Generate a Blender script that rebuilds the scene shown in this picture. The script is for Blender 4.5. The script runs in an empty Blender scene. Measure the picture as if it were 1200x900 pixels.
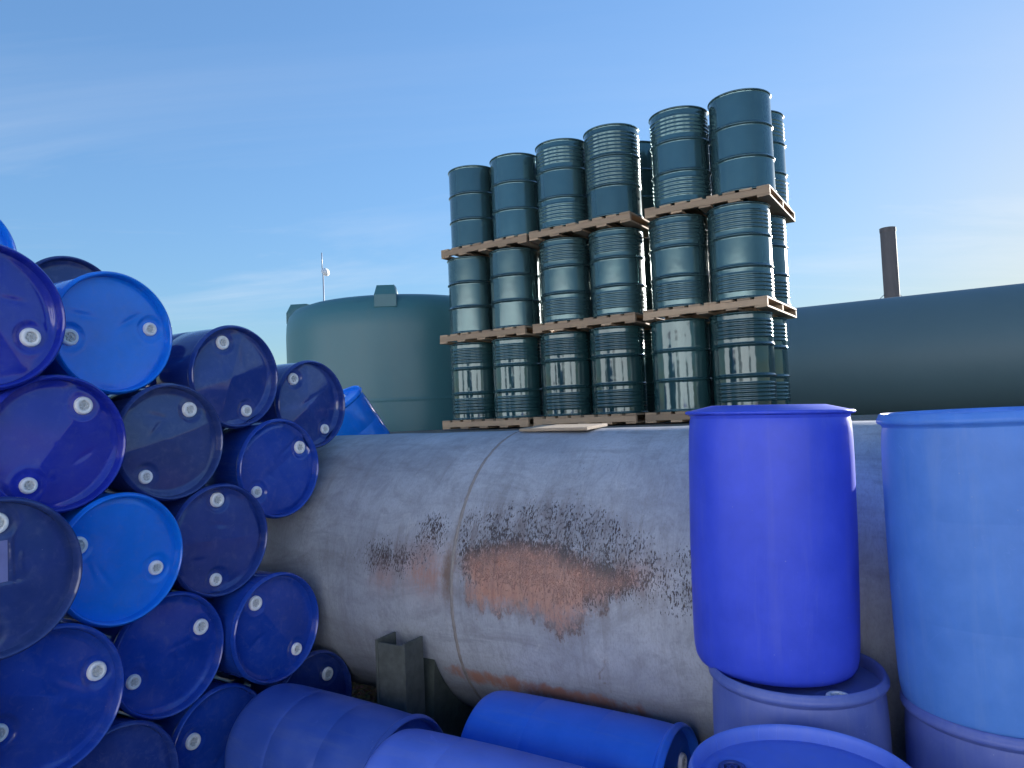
import bpy, math, random
import numpy as np
from mathutils import Vector, Matrix
random.seed(7)
sc = bpy.context.scene
COL = sc.collection
PI = math.pi

# ------------------------------------------------------------------ camera
EYE = 1.88
PITCH, ROLL, AXIS = math.radians(2.42), math.radians(2.46), math.radians(58.4)
f = Vector((0, math.cos(PITCH), math.sin(PITCH)))
r0 = Vector((1, 0, 0)); u0 = r0.cross(f)
cr = r0 * math.cos(ROLL) - u0 * math.sin(ROLL)
cu = u0 * math.cos(ROLL) + r0 * math.sin(ROLL)
cam_d = bpy.data.cameras.new('camera'); cam = bpy.data.objects.new('camera', cam_d); COL.objects.link(cam)
m = Matrix((cr, cu, -f)).transposed().to_4x4(); m.translation = (0, 0, EYE)
cam.matrix_world = m
cam_d.sensor_fit = 'HORIZONTAL'; cam_d.sensor_width = 36; cam_d.lens = 832 / 1200 * 36
cam_d.clip_start = 0.05; cam_d.clip_end = 8000
sc.camera = cam

# ------------------------------------------------------------------ sky, sun, exposure
SUN_AZ, SUN_EL = math.radians(44), math.radians(10.4)
W = bpy.data.worlds.new('World'); sc.world = W; W.use_nodes = True
nt = W.node_tree; nt.nodes.clear()
def N(t, typ, **k):
    n = t.nodes.new(typ)
    for a, b in k.items(): setattr(n, a, b)
    return n
def lk(t, a, b): t.links.new(a, b)
def math_n(t, op, a, b=None, clamp=False):
    n = N(t, 'ShaderNodeMath', operation=op, use_clamp=clamp)
    for i, v in enumerate((a, b)):
        if v is None: continue
        if isinstance(v, (int, float)): n.inputs[i].default_value = v
        else: lk(t, v, n.inputs[i])
    return n.outputs[0]
def ramp(t, fac, stops):
    n = N(t, 'ShaderNodeValToRGB'); e = n.color_ramp.elements
    while len(e) < len(stops): e.new(0.5)
    for q, (p, c) in zip(e, stops):
        q.position = p
        q.color = (c, c, c, 1) if isinstance(c, (int, float)) else (*c, 1)
    lk(t, fac, n.inputs[0]); return n.outputs[0]
def mix(t, fac, a, b, blend='MIX'):
    n = N(t, 'ShaderNodeMix', data_type='RGBA', blend_type=blend)
    for s, v in ((0, fac), (6, a), (7, b)):
        if isinstance(v, (int, float)): n.inputs[s].default_value = v
        elif isinstance(v, tuple): n.inputs[s].default_value = (*v, 1)
        else: lk(t, v, n.inputs[s])
    return n.outputs[2]
def noise(t, vec, scale, detail=4, rough=0.55, dist=0.0):
    n = N(t, 'ShaderNodeTexNoise'); n.inputs['Scale'].default_value = scale
    n.inputs['Detail'].default_value = detail; n.inputs['Roughness'].default_value = rough
    n.inputs['Distortion'].default_value = dist
    if vec is not None: lk(t, vec, n.inputs['Vector'])
    return n.outputs['Fac']
def mapping(t, vec, scale=(1, 1, 1), loc=(0, 0, 0), rot=(0, 0, 0)):
    n = N(t, 'ShaderNodeMapping'); n.inputs['Scale'].default_value = scale
    n.inputs['Location'].default_value = loc; n.inputs['Rotation'].default_value = rot
    lk(t, vec, n.inputs['Vector']); return n.outputs[0]

SKY_TINT = (0.90, 0.945, 1.0)
sky = N(nt, 'ShaderNodeTexSky', sky_type='NISHITA', sun_disc=False)
sky.sun_elevation = SUN_EL; sky.sun_rotation = SUN_AZ
sky.air_density = 1.0; sky.dust_density = 0.25; sky.ozone_density = 3.2; sky.altitude = 100
bw = N(nt, 'ShaderNodeRGBToBW'); lk(nt, sky.outputs[0], bw.inputs[0])          # even out the range of the clear sky, as a phone does
soft_ = math_n(nt, 'DIVIDE', 1.0, math_n(nt, 'ADD', math_n(nt, 'MULTIPLY', bw.outputs[0], 0.45), 1.0))
skv = N(nt, 'ShaderNodeVectorMath', operation='SCALE'); lk(nt, mix(nt, 1.0, sky.outputs[0], SKY_TINT, 'MULTIPLY'), skv.inputs[0]); lk(nt, soft_, skv.inputs['Scale'])
sky_c = skv.outputs[0]
tc = N(nt, 'ShaderNodeTexCoord'); sp = N(nt, 'ShaderNodeSeparateXYZ'); lk(nt, tc.outputs['Generated'], sp.inputs[0])
den = math_n(nt, 'ADD', math_n(nt, 'MAXIMUM', sp.outputs[2], 0.0), 0.10)
cb = N(nt, 'ShaderNodeCombineXYZ')
lk(nt, math_n(nt, 'DIVIDE', sp.outputs[0], den), cb.inputs[0]); lk(nt, math_n(nt, 'DIVIDE', sp.outputs[1], den), cb.inputs[1])
cv = mapping(nt, cb.outputs[0], (0.45, 1.3, 1), (3.1, 0.4, 0), (0, 0, math.radians(-18)))
c1 = noise(nt, cv, 0.9, 9, 0.62, 0.6)
c2 = noise(nt, mapping(nt, cb.outputs[0], (0.3, 0.3, 1), (7.7, 2.2, 0)), 0.8, 3)
cl = math_n(nt, 'MULTIPLY', ramp(nt, c1, [(0.50, 0.0), (0.80, 1.0)]), ramp(nt, c2, [(0.42, 0.0), (0.64, 1.0)]))
low = ramp(nt, sp.outputs[2], [(0.0, 1.0), (0.2, 0.7), (0.45, 0.25)])
cl = math_n(nt, 'MULTIPLY', math_n(nt, 'MULTIPLY', cl, low), 0.8, True)
lum = mix(nt, 0.7, sky_c, (2.1, 2.15, 2.25))
hs = N(nt, 'ShaderNodeHueSaturation'); hs.inputs['Saturation'].default_value = 1.0; hs.inputs['Hue'].default_value = 0.5
lk(nt, mix(nt, cl, sky_c, lum), hs.inputs['Color']); skyc = hs.outputs[0]
bg = N(nt, 'ShaderNodeBackground'); bg.inputs[1].default_value = 0.125
out = N(nt, 'ShaderNodeOutputWorld'); lk(nt, skyc, bg.inputs[0]); lk(nt, bg.outputs[0], out.inputs[0])

sd = bpy.data.lights.new('sun', 'SUN'); sd.energy = 5.0; sd.angle = math.radians(0.5); sd.color = (1.0, 0.94, 0.87)
sun = bpy.data.objects.new('sun', sd); COL.objects.link(sun)
sdir = Vector((math.sin(SUN_AZ) * math.cos(SUN_EL), math.cos(SUN_AZ) * math.cos(SUN_EL), math.sin(SUN_EL)))
sun.rotation_euler = sdir.to_track_quat('Z', 'Y').to_euler()
sun.location = (20, 20, 30)

sc.view_settings.view_transform = 'Standard'; sc.view_settings.look = 'None'
sc.view_settings.gamma = 1; sc.view_settings.use_curve_mapping = False
sc.view_settings.exposure = 1.92

# ------------------------------------------------------------------ helpers
U = Vector((-math.sin(AXIS), math.cos(AXIS), 0))      # along the tank, away to the left
V = Vector((math.cos(AXIS), math.sin(AXIS), 0))       # across it, away from the viewer
Z = Vector((0, 0, 1))
def P(u, v, z): return U * u + V * v + Z * z
YARD = Matrix((V, Z, -U)).transposed().to_4x4()       # local x = across, y = up, z = -U (drum axis)
FLAT = Matrix((U, V, -Z)).transposed().to_4x4()
FLAT = Matrix((-U, -V, Z)).transposed().to_4x4()      # local x = -U, y = -V (towards viewer), z up
def frame(rot, loc):
    q = rot.copy(); q.translation = loc; return q

def mesh(name, verts, faces, mat=None, smooth=True, sharp=None):
    me = bpy.data.meshes.new(name)
    me.from_pydata([tuple(v) for v in verts], [], [tuple(q) for q in faces]); me.update()
    if mat: me.materials.append(mat)
    if smooth: me.polygons.foreach_set('use_smooth', [True] * len(me.polygons))
    if smooth and sharp:
        me.set_sharp_from_angle(angle=math.radians(sharp))
    return me
def obj(name, me, parent=None, mw=None):
    o = bpy.data.objects.new(name, me); COL.objects.link(o)
    if parent: o.parent = parent
    if mw is not None: o.matrix_local = mw
    return o
def thing(name, label, cat, mw=None, group=None):
    o = bpy.data.objects.new(name, None); COL.objects.link(o)
    o.empty_display_size = 0.1
    if mw is not None: o.matrix_world = mw
    o['label'] = label; o['category'] = cat
    if group: o['group'] = group
    return o
def tag(o, label, cat, group=None):
    o['label'] = label; o['category'] = cat
    if group: o['group'] = group
    return o
def structure(o): o['kind'] = 'structure'; return o

def lathe(prof, n=64, cap0=False, cap1=False):
    """revolve (radius, z) points about z"""
    vs, fs = [], []
    for r, z in prof:
        for i in range(n):
            a = 2 * PI * i / n; vs.append((r * math.cos(a), r * math.sin(a), z))
    for k in range(len(prof) - 1):
        for i in range(n):
            j = (i + 1) % n
            fs.append((k * n + i, k * n + j, (k + 1) * n + j, (k + 1) * n + i))
    if cap0: fs.append(tuple(reversed(range(n))))
    if cap1: b = (len(prof) - 1) * n; fs.append(tuple(range(b, b + n)))
    return vs, fs
def join(*parts):
    vs, fs = [], []
    for v, q in parts:
        b = len(vs); vs += list(v); fs += [tuple(i + b for i in x) for x in q]
    return vs, fs
def box(cx, cy, cz, sx, sy, sz, bev=0.0):
    """box with chamfered edges along all sides"""
    hx, hy, hz = sx / 2, sy / 2, sz / 2
    if bev <= 0:
        v = [(cx + a * hx, cy + b * hy, cz + c * hz) for c in (-1, 1) for b in (-1, 1) for a in (-1, 1)]
        return v, [(0, 2, 3, 1), (4, 5, 7, 6), (0, 1, 5, 4), (2, 6, 7, 3), (0, 4, 6, 2), (1, 3, 7, 5)]
    import bmesh
    bm = bmesh.new(); bmesh.ops.create_cube(bm, size=1)
    for w in bm.verts: w.co = (cx + w.co.x * sx, cy + w.co.y * sy, cz + w.co.z * sz)
    bmesh.ops.bevel(bm, geom=bm.edges[:], offset=bev, segments=1, affect='EDGES')
    bm.verts.index_update()
    r = [tuple(w.co) for w in bm.verts], [tuple(w.index for w in q.verts) for q in bm.faces]
    bm.free(); return r
def tube(pts, rad, n=10, caps=True):
    pts = [Vector(p) for p in pts]; vs, fs = [], []
    rad = rad if isinstance(rad, (list, tuple)) else [rad] * len(pts)
    for k, p in enumerate(pts):
        d = (pts[min(k + 1, len(pts) - 1)] - pts[max(k - 1, 0)]).normalized()
        a = d.orthogonal().normalized() if k == 0 else (a - d * a.dot(d)).normalized()
        b = d.cross(a)
        for i in range(n):
            t = 2 * PI * i / n; vs.append(p + (a * math.cos(t) + b * math.sin(t)) * rad[k])
    for k in range(len(pts) - 1):
        for i in range(n):
            j = (i + 1) % n; fs.append((k * n + i, k * n + j, (k + 1) * n + j, (k + 1) * n + i))
    if caps: fs += [tuple(reversed(range(n))), tuple(range((len(pts) - 1) * n, len(pts) * n))]
    return vs, fs

# ------------------------------------------------------------------ materials
def new_mat(name):
    mt = bpy.data.materials.new(name); mt.use_nodes = True
    t = mt.node_tree; b = t.nodes['Principled BSDF']
    return mt, t, b
def bump(t, b, h, dist, strength=1.0):
    n = N(t, 'ShaderNodeBump'); n.inputs['Strength'].default_value = strength; n.inputs['Distance'].default_value = dist
    lk(t, h, n.inputs['Height']); lk(t, n.outputs[0], b.inputs['Normal'])
def coords(t): return N(t, 'ShaderNodeTexCoord').outputs['Object']

def plastic(name, rgb, rough=0.3, dust=0.12, dcol=(0.22, 0.25, 0.36), glow=0.0):
    scuff = min(0.5, 0.12 + dust * 1.2)
    """moulded polyethylene: even colour, a dusty film, scuffs and faint waviness"""
    mt, t, b = new_mat(name); co = coords(t)
    oi = N(t, 'ShaderNodeObjectInfo')
    off = N(t, 'ShaderNodeVectorMath', operation='ADD'); lk(t, co, off.inputs[0])
    sv = N(t, 'ShaderNodeVectorMath', operation='SCALE'); lk(t, oi.outputs['Location'], sv.inputs[0]); sv.inputs['Scale'].default_value = 1.7
    lk(t, sv.outputs[0], off.inputs[1]); co = off.outputs[0]
    n1 = noise(t, co, 5, 6, 0.65); n2 = noise(t, mapping(t, co, (1, 1, 0.25)), 26, 5, 0.7); n3 = noise(t, co, 160, 2)
    c = mix(t, ramp(t, n1, [(0.3, 0.0), (0.75, 1.0)]), tuple(x * 0.88 for x in rgb), tuple(min(1, x * 1.12) for x in rgb))
    d = math_n(t, 'MULTIPLY', ramp(t, n1, [(0.35, 0.25), (0.7, 1.0)]), ramp(t, n2, [(0.3, 0.3), (0.75, 1.0)]))
    c = mix(t, math_n(t, 'MULTIPLY', d, dust), c, dcol)
    spk = N(t, 'ShaderNodeTexVoronoi'); spk.inputs['Scale'].default_value = 34; lk(t, co, spk.inputs['Vector'])
    c = mix(t, math_n(t, 'MULTIPLY', ramp(t, spk.outputs['Distance'], [(0.0, 1.0), (0.075, 0.0)]), ramp(t, noise(t, co, 9, 2), [(0.58, 0.0), (0.62, 0.55)])), c, (0.5, 0.53, 0.6))
    hair = math_n(t, 'ABSOLUTE', math_n(t, 'SUBTRACT', noise(t, mapping(t, co, (1, 1, 0.6), (4, 2, 1)), 7, 3, 0.5, 1.5), 0.5))
    hm = math_n(t, 'MULTIPLY', ramp(t, hair, [(0.0, 1.0), (0.006, 0.0)]), ramp(t, noise(t, co, 4, 4, 0.7), [(0.52, 0.0), (0.66, 1.0)]))
    c = mix(t, math_n(t, 'MULTIPLY', hm, scuff), c, tuple(min(1, x * 1.2 + 0.12) for x in rgb))
    runs = noise(t, mapping(t, co, (9, 9, 0.7), (1, 5, 2)), 2.2, 6, 0.7, 0.5)
    c = mix(t, math_n(t, 'MULTIPLY', ramp(t, runs, [(0.52, 0.0), (0.74, 1.0)]), scuff * 0.55), c, dcol)
    lk(t, c, b.inputs['Base Color'])
    lk(t, math_n(t, 'ADD', math_n(t, 'MULTIPLY', d, 0.18), rough - 0.04), b.inputs['Roughness'])
    b.inputs['IOR'].default_value = 1.46 if rough > 0.3 else 1.56
    h = math_n(t, 'ADD', math_n(t, 'MULTIPLY', noise(t, co, 7, 2), 1.0), math_n(t, 'MULTIPLY', n3, 0.02))
    bump(t, b, h, 0.004, 0.35 if rough > 0.3 else 0.16)
    if glow > 0:
        tr = N(t, 'ShaderNodeBsdfTranslucent'); lk(t, c, tr.inputs[0])
        ms = N(t, 'ShaderNodeMixShader'); ms.inputs[0].default_value = glow
        lk(t, b.outputs[0], ms.inputs[1]); lk(t, tr.outputs[0], ms.inputs[2])
        lk(t, ms.outputs[0], t.nodes['Material Output'].inputs[0])
    return mt
PL = {
    'bright':  plastic('plastic_bright_blue', (0.001, 0.190, 0.800), 0.16, 0.07),
    'royal':   plastic('plastic_royal_blue', (0.003, 0.045, 0.360), 0.09, 0.12),
    'violet':  plastic('plastic_violet_blue', (0.006, 0.022, 0.370), 0.08, 0.10),
    'navy':    plastic('plastic_navy_blue', (0.010, 0.038, 0.235), 0.08, 0.12),
    'ink':     plastic('plastic_ink_blue', (0.018, 0.042, 0.185), 0.07, 0.12),
    'dusty':   plastic('plastic_dusty_blue', (0.020, 0.070, 0.380), 0.42, 0.30, (0.16, 0.20, 0.33)),
    'mid':     plastic('plastic_mid_blue', (0.006, 0.120, 0.700), 0.40, 0.16),
    'lilac':   plastic('plastic_lilac_blue', (0.080, 0.175, 0.720), 0.44, 0.22, (0.24, 0.27, 0.52), 0.12),
    'ultra':   plastic('plastic_ultramarine_blue', (0.036, 0.080, 0.700), 0.40, 0.10, (0.25, 0.27, 0.6), 0.20),
    'sky':     plastic('plastic_faded_blue', (0.065, 0.215, 0.640), 0.46, 0.28, (0.20, 0.33, 0.62), 0.18),
    'slate':   plastic('plastic_slate_blue', (0.060, 0.100, 0.370), 0.42, 0.35, (0.20, 0.23, 0.40)),
}
def simple(name, rgb, rough=0.5, var=0.15, sc_=12, metal=0.0, bmp=0.0):
    mt, t, b = new_mat(name); co = coords(t); n = noise(t, co, sc_, 6, 0.65)
    lk(t, mix(t, n, tuple(x * (1 - var) for x in rgb), tuple(min(1, x * (1 + var)) for x in rgb)), b.inputs['Base Color'])
    b.inputs['Roughness'].default_value = rough; b.inputs['Metallic'].default_value = metal
    if bmp: bump(t, b, n, bmp)
    return mt
M_BUNG = simple('bung_white_plastic', (0.80, 0.81, 0.82), 0.45, 0.22, 35)
M_SOCK = simple('bung_grey_recess', (0.56, 0.57, 0.57), 0.6, 0.25, 80)
M_BUNGB = simple('bung_blue_plastic', (0.03, 0.05, 0.22), 0.4, 0.2, 60)

def steel_paint(name, rgb, rough, wav, metal=0.0):
    mt, t, b = new_mat(name); co = coords(t)
    oi = N(t, 'ShaderNodeObjectInfo'); off = N(t, 'ShaderNodeVectorMath', operation='ADD'); lk(t, co, off.inputs[0]); lk(t, oi.outputs['Location'], off.inputs[1]); co = off.outputs[0]
    n = noise(t, co, 6, 5)
    c = mix(t, n, tuple(x * 0.85 for x in rgb), tuple(x * 1.15 for x in rgb))
    sc_n = noise(t, mapping(t, co, (1, 1, 0.2)), 40, 4, 0.7)
    c = mix(t, math_n(t, 'MULTIPLY', ramp(t, sc_n, [(0.66, 0.0), (0.74, 1.0)]), 0.25), c, (0.14, 0.17, 0.17))
    hv = N(t, 'ShaderNodeHueSaturation'); lk(t, c, hv.inputs['Color']); lk(t, math_n(t, 'ADD', math_n(t, 'MULTIPLY', oi.outputs['Random'], 0.35), 0.85), hv.inputs['Value'])
    c = hv.outputs[0]
    lk(t, c, b.inputs['Base Color'])
    lk(t, math_n(t, 'ADD', math_n(t, 'MULTIPLY', n, 0.12), rough - 0.05), b.inputs['Roughness'])
    b.inputs['Metallic'].default_value = metal
    b.inputs['Coat Weight'].default_value = 0.55; b.inputs['Coat Roughness'].default_value = rough * 0.6
    bump(t, b, noise(t, co, 4.5, 2), wav, 0.6)
    return mt
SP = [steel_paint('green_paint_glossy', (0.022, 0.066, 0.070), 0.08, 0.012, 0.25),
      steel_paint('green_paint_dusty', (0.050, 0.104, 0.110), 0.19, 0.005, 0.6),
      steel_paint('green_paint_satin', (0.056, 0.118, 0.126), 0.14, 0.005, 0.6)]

def wood(name, rgb):
    mt, t, b = new_mat(name); co = coords(t)
    g = noise(t, mapping(t, co, (1.2, 30, 30)), 3, 8, 0.7); g2 = noise(t, co, 5, 3)
    oi = N(t, 'ShaderNodeObjectInfo')
    c = mix(t, g, tuple(x * 0.6 for x in rgb), tuple(x * 1.25 for x in rgb))
    c = mix(t, math_n(t, 'MULTIPLY', g2, 0.45), c, (0.20, 0.175, 0.13))
    hs = N(t, 'ShaderNodeHueSaturation'); lk(t, c, hs.inputs['Color'])
    lk(t, math_n(t, 'ADD', math_n(t, 'MULTIPLY', oi.outputs['Random'], 0.5), 0.75), hs.inputs['Value'])
    lk(t, hs.outputs[0], b.inputs['Base Color']); b.inputs['Roughness'].default_value = 0.8
    bump(t, b, g, 0.002)
    return mt
M_WOOD = wood('pallet_wood', (0.42, 0.285, 0.175))

# ------------------------------------------------------------------ ground
def ground_mat():
    mt, t, b = new_mat('gravel_ground'); co = coords(t)
    n1 = noise(t, co, 0.35, 5); n2 = noise(t, co, 9, 6, 0.7)
    v = N(t, 'ShaderNodeTexVoronoi'); v.inputs['Scale'].default_value = 38; lk(t, co, v.inputs['Vector'])
    c = mix(t, n1, (0.17, 0.155, 0.135), (0.28, 0.26, 0.23))
    c = mix(t, math_n(t, 'MULTIPLY', n2, 0.6), c, (0.12, 0.11, 0.10))
    c = mix(t, 0.35, c, v.outputs['Color'], 'SOFT_LIGHT')
    lk(t, c, b.inputs['Base Color']); b.inputs['Roughness'].default_value = 0.95
    bump(t, b, math_n(t, 'ADD', v.outputs['Distance'], n2), 0.02, 0.8)
    return mt
vl = [(-4000, 0), (-200, 0), (-40, 0), (-10, 0), (0, 0), (2, 0), (4.45, 0), (4.8, 0.55), (5.25, 1.3), (5.7, 1.714), (6.4, 1.714), (8.2, 1.714), (10.2, 1.4), (16, 1.4), (40, 1.4), (200, 1.4), (4000, 1.4)]
ul = [-4000, -200, -40, -10, -4, 0, 4, 8, 14, 40, 200, 4000]
gv = [P(u, v, z) for v, z in vl for u in ul]; nu = len(ul)
gf = [(a * nu + b_, (a + 1) * nu + b_, (a + 1) * nu + b_ + 1, a * nu + b_ + 1) for a in range(len(vl) - 1) for b_ in range(nu - 1)]
structure(obj('ground', mesh('ground', gv, gf, ground_mat(), False)))

# ------------------------------------------------------------------ the long grey storage tank
TV, TZ, TR = 3.79, 0.936, 0.84
def tank_mat():
    mt, t, b = new_mat('worn_grey_tank_paint')
    uv = N(t, 'ShaderNodeUVMap'); uv.uv_map = 'UVMap'; co = uv.outputs[0]
    def attr(n): a = N(t, 'ShaderNodeAttribute'); a.attribute_name = n; return a.outputs['Fac']
    prim, flake, weld, band = attr('primer'), attr('flake'), attr('weld'), attr('band')
    scuff, blush = attr('scuff'), attr('blush')
    fine = noise(t, mapping(t, co, (2.2, 0.75, 1)), 58, 4, 0.7); mid = noise(t, mapping(t, co, (1.5, 0.75, 1)), 9, 6, 0.7)
    big = noise(t, co, 1.5, 6, 0.65); streak = noise(t, mapping(t, co, (6, 0.8, 1)), 2.4, 7, 0.7, 0.8)
    diag = noise(t, mapping(t, co, (1.0, 3.2, 1), (0, 0, 0), (0, 0, math.radians(-42))), 1.5, 8, 0.72, 1.2)
    blot = noise(t, mapping(t, co, (1.3, 0.9, 1), (3, 1, 0)), 5.5, 8, 0.74, 0.8)
    paint = mix(t, ramp(t, big, [(0.32, 0.0), (0.68, 1.0)]), (0.275, 0.30, 0.35), (0.42, 0.45, 0.505))
    paint = mix(t, ramp(t, diag, [(0.48, 0.0), (0.66, 0.55)]), paint, (0.18, 0.188, 0.21))
    paint = mix(t, ramp(t, streak, [(0.50, 0.0), (0.74, 0.5)]), paint, (0.19, 0.19, 0.20))
    paint = mix(t, ramp(t, blot, [(0.50, 0.0), (0.68, 0.55)]), paint, (0.20, 0.207, 0.23))
    paint = mix(t, ramp(t, blot, [(0.30, 0.45), (0.42, 0.0)]), paint, (0.50, 0.515, 0.545))
    paint = mix(t, ramp(t, fine, [(0.32, 0.35), (0.52, 0.0)]), paint, (0.17, 0.165, 0.17))
    # worn, darkened paint round the bare patch
    sf = math_n(t, 'MULTIPLY', math_n(t, 'MULTIPLY', scuff, ramp(t, streak, [(0.36, 0.25), (0.60, 1.25)])), ramp(t, math_n(t, 'ADD', math_n(t, 'MULTIPLY', mid, 0.6), math_n(t, 'MULTIPLY', blot, 0.4)), [(0.36, 0.25), (0.6, 1.0)]), True)
    c = mix(t, sf, paint, mix(t, mid, (0.085, 0.078, 0.09), (0.17, 0.145, 0.15)))
    # flecks of bare dark steel where the paint has gone
    thr = math_n(t, 'SUBTRACT', flake, math_n(t, 'ADD', math_n(t, 'MULTIPLY', fine, 0.95), math_n(t, 'MULTIPLY', mid, 0.55)))
    fl = ramp(t, math_n(t, 'ADD', thr, 0.72), [(0.49, 0.0), (0.525, 1.0)])
    dark = mix(t, mid, (0.040, 0.034, 0.042), (0.10, 0.075, 0.07))
    c = mix(t, fl, c, dark)
    # dull orange primer inside the patch, fading out upwards
    wob = math_n(t, 'SUBTRACT', math_n(t, 'ADD', math_n(t, 'MULTIPLY', fine, 0.45), math_n(t, 'MULTIPLY', mid, 0.85)), 0.66)
    pr = math_n(t, 'ADD', prim, math_n(t, 'MULTIPLY', wob, 0.34))
    pm = ramp(t, math_n(t, 'ADD', pr, 0.5), [(0.47, 0.0), (0.575, 1.0)])
    pcol = mix(t, ramp(t, blot, [(0.34, 0.0), (0.66, 1.0)]), (0.41, 0.195, 0.135), (0.31, 0.185, 0.155))
    pcol = mix(t, ramp(t, streak, [(0.40, 0.0), (0.62, 0.6)]), pcol, (0.47, 0.275, 0.21))
    pcol = mix(t, ramp(t, fine, [(0.30, 0.65), (0.46, 0.0)]), pcol, (0.12, 0.075, 0.065))
    pcol = mix(t, ramp(t, diag, [(0.50, 0.0), (0.68, 0.55)]), pcol, (0.24, 0.155, 0.14))
    vst = noise(t, mapping(t, co, (26, 1.6, 1)), 2.4, 5, 0.7, 0.3)
    pcol = mix(t, ramp(t, vst, [(0.52, 0.0), (0.68, 0.7)]), pcol, (0.17, 0.105, 0.095))
    c = mix(t, pm, c, pcol)
    edge = math_n(t, 'MULTIPLY', ramp(t, math_n(t, 'ABSOLUTE', pr), [(0.004, 0.7), (0.024, 0.0)]), ramp(t, mid, [(0.46, 0.0), (0.60, 1.0)]))
    c = mix(t, edge, c, (0.06, 0.042, 0.042))
    bl = math_n(t, 'MULTIPLY', blush, ramp(t, math_n(t, 'ADD', math_n(t, 'MULTIPLY', fine, 0.5), math_n(t, 'MULTIPLY', mid, 0.5)), [(0.38, 0.1), (0.58, 1.0)]), True)
    c = mix(t, bl, c, (0.36, 0.195, 0.155))
    rust = mix(t, fine, (0.075, 0.05, 0.04), (0.20, 0.125, 0.085))
    c = mix(t, ramp(t, math_n(t, 'ADD', weld, math_n(t, 'MULTIPLY', math_n(t, 'SUBTRACT', math_n(t, 'ADD', math_n(t, 'MULTIPLY', mid, 0.7), math_n(t, 'MULTIPLY', fine, 0.5)), 0.6), 1.3)), [(0.36, 0.0), (0.78, 0.85)]), c, rust)
    bcol = mix(t, blot, (0.27, 0.11, 0.065), (0.44, 0.205, 0.13))
    c = mix(t, ramp(t, math_n(t, 'ADD', band, math_n(t, 'MULTIPLY', math_n(t, 'SUBTRACT', math_n(t, 'ADD', math_n(t, 'MULTIPLY', mid, 0.6), math_n(t, 'MULTIPLY', blot, 0.6)), 0.6), 1.5)), [(0.34, 0.0), (0.62, 0.85)]), c, bcol)
    lk(t, c, b.inputs['Base Color'])
    lk(t, ramp(t, mid, [(0.2, 0.40), (0.8, 0.64)]), b.inputs['Roughness'])
    h = math_n(t, 'SUBTRACT', math_n(t, 'MULTIPLY', fine, 0.35), math_n(t, 'ADD', fl, pm))
    h = math_n(t, 'ADD', h, math_n(t, 'MULTIPLY', big, 4.0))
    bump(t, b, h, 0.0028, 0.9)
    return mt
us = np.concatenate([np.arange(-4.2, -0.3, 0.15), np.arange(-0.3, 3.3, 0.02), np.arange(3.3, 4.61, 0.1)])
ns = 220
an = np.linspace(-PI, PI, ns + 1)                      # 0 = facing the viewer, + up; seam at the back
UU, AA = np.meshgrid(us, an, indexing='ij'); DEG = np.degrees(AA)
wob = 0.0016 * np.sin(UU * 5.1 + 2 * AA) + 0.0012 * np.sin(UU * 11.3 - 3 * AA + 1)
rr = TR + wob
vc = TV - rr * np.cos(AA); zc = TZ + rr * np.sin(AA)
Un, Vn = np.array(U), np.array(V)
tv = UU[..., None] * Un + vc[..., None] * Vn + zc[..., None] * np.array([0, 0, 1.0])
nr = ns + 1
tf = [(i * nr + j, (i + 1) * nr + j, (i + 1) * nr + j + 1, i * nr + j + 1) for i in range(len(us) - 1) for j in range(ns)]
tme = mesh('tank_shell', tv.reshape(-1, 3).tolist(), [tuple(reversed(q)) for q in tf], tank_mat())
SA = AA * TR                                            # arc length round the tank
def sdf(poly, x, y):
    """signed distance, positive inside"""
    d = np.full(x.shape, 1e9); ins = np.zeros(x.shape, bool); n = len(poly)
    for i in range(n):
        ax, ay = poly[i]; bx, by = poly[(i + 1) % n]
        ex, ey = bx - ax, by - ay
        t_ = np.clip(((x - ax) * ex + (y - ay) * ey) / (ex * ex + ey * ey), 0, 1)
        d = np.minimum(d, np.hypot(x - ax - t_ * ex, y - ay - t_ * ey))
        c_ = ((ay > y) != (by > y)) & (x < ex * (y - ay) / (ey if abs(ey) > 1e-9 else 1e-9) + ax)
        ins ^= c_
    return np.where(ins, d, -d)
def arc(l): return [(u, math.radians(a) * TR) for u, a in l]
p1 = sdf(arc([(2.162, 17), (1.891, 21.5), (1.65, 20.5), (1.463, 16.5), (1.24, 12.4), (1.36, 7.0), (1.457, 1.2), (1.60, -5.0), (1.70, -1.8), (1.871, -1.0), (2.073, -2.0), (2.150, 1.9)]), UU, SA)
p2 = sdf(arc([(2.53, 13), (2.36, 14), (2.35, 5.5), (2.50, 6)]), UU, SA) - 0.02
prim = np.maximum(p1, p2)
def blob(cu_, ca, ru, ra, pw=1.0): return np.exp(-(((UU - cu_) / ru) ** 2 + ((DEG - ca) / ra) ** 2) ** pw)
top_zone = sdf(arc([(2.18, 29), (1.9, 33), (1.6, 35), (1.3, 28), (1.15, 18), (1.2, 10), (1.5, 10), (2.17, 14)]), UU, SA)
scuff = 0.72 * np.clip(1 + top_zone / 0.30, 0, 1) ** 3
scuff = np.maximum(scuff, 0.75 * blob(2.72, 13, 0.26, 9)); scuff = np.maximum(scuff, 0.6 * blob(2.40, 14, 0.14, 12)); scuff = np.maximum(scuff, 0.5 * blob(2.95, 12, 0.3, 7))
scuff = np.maximum(scuff, 0.7 * np.exp(-np.maximum(-p1, 0) / 0.05))
blush = np.maximum(1.0 * blob(2.42, 9.5, 0.15, 8.5), 0.55 * blob(2.70, 6, 0.10, 6)); blush = np.maximum(blush, 0.6 * blob(1.22, 14, 0.10, 4))
fl = 0.475 * np.clip(1 + top_zone / 0.36, 0, 1) ** 1.1 + 0.10 * np.exp(-np.maximum(-p1, 0) / 0.03)
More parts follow.
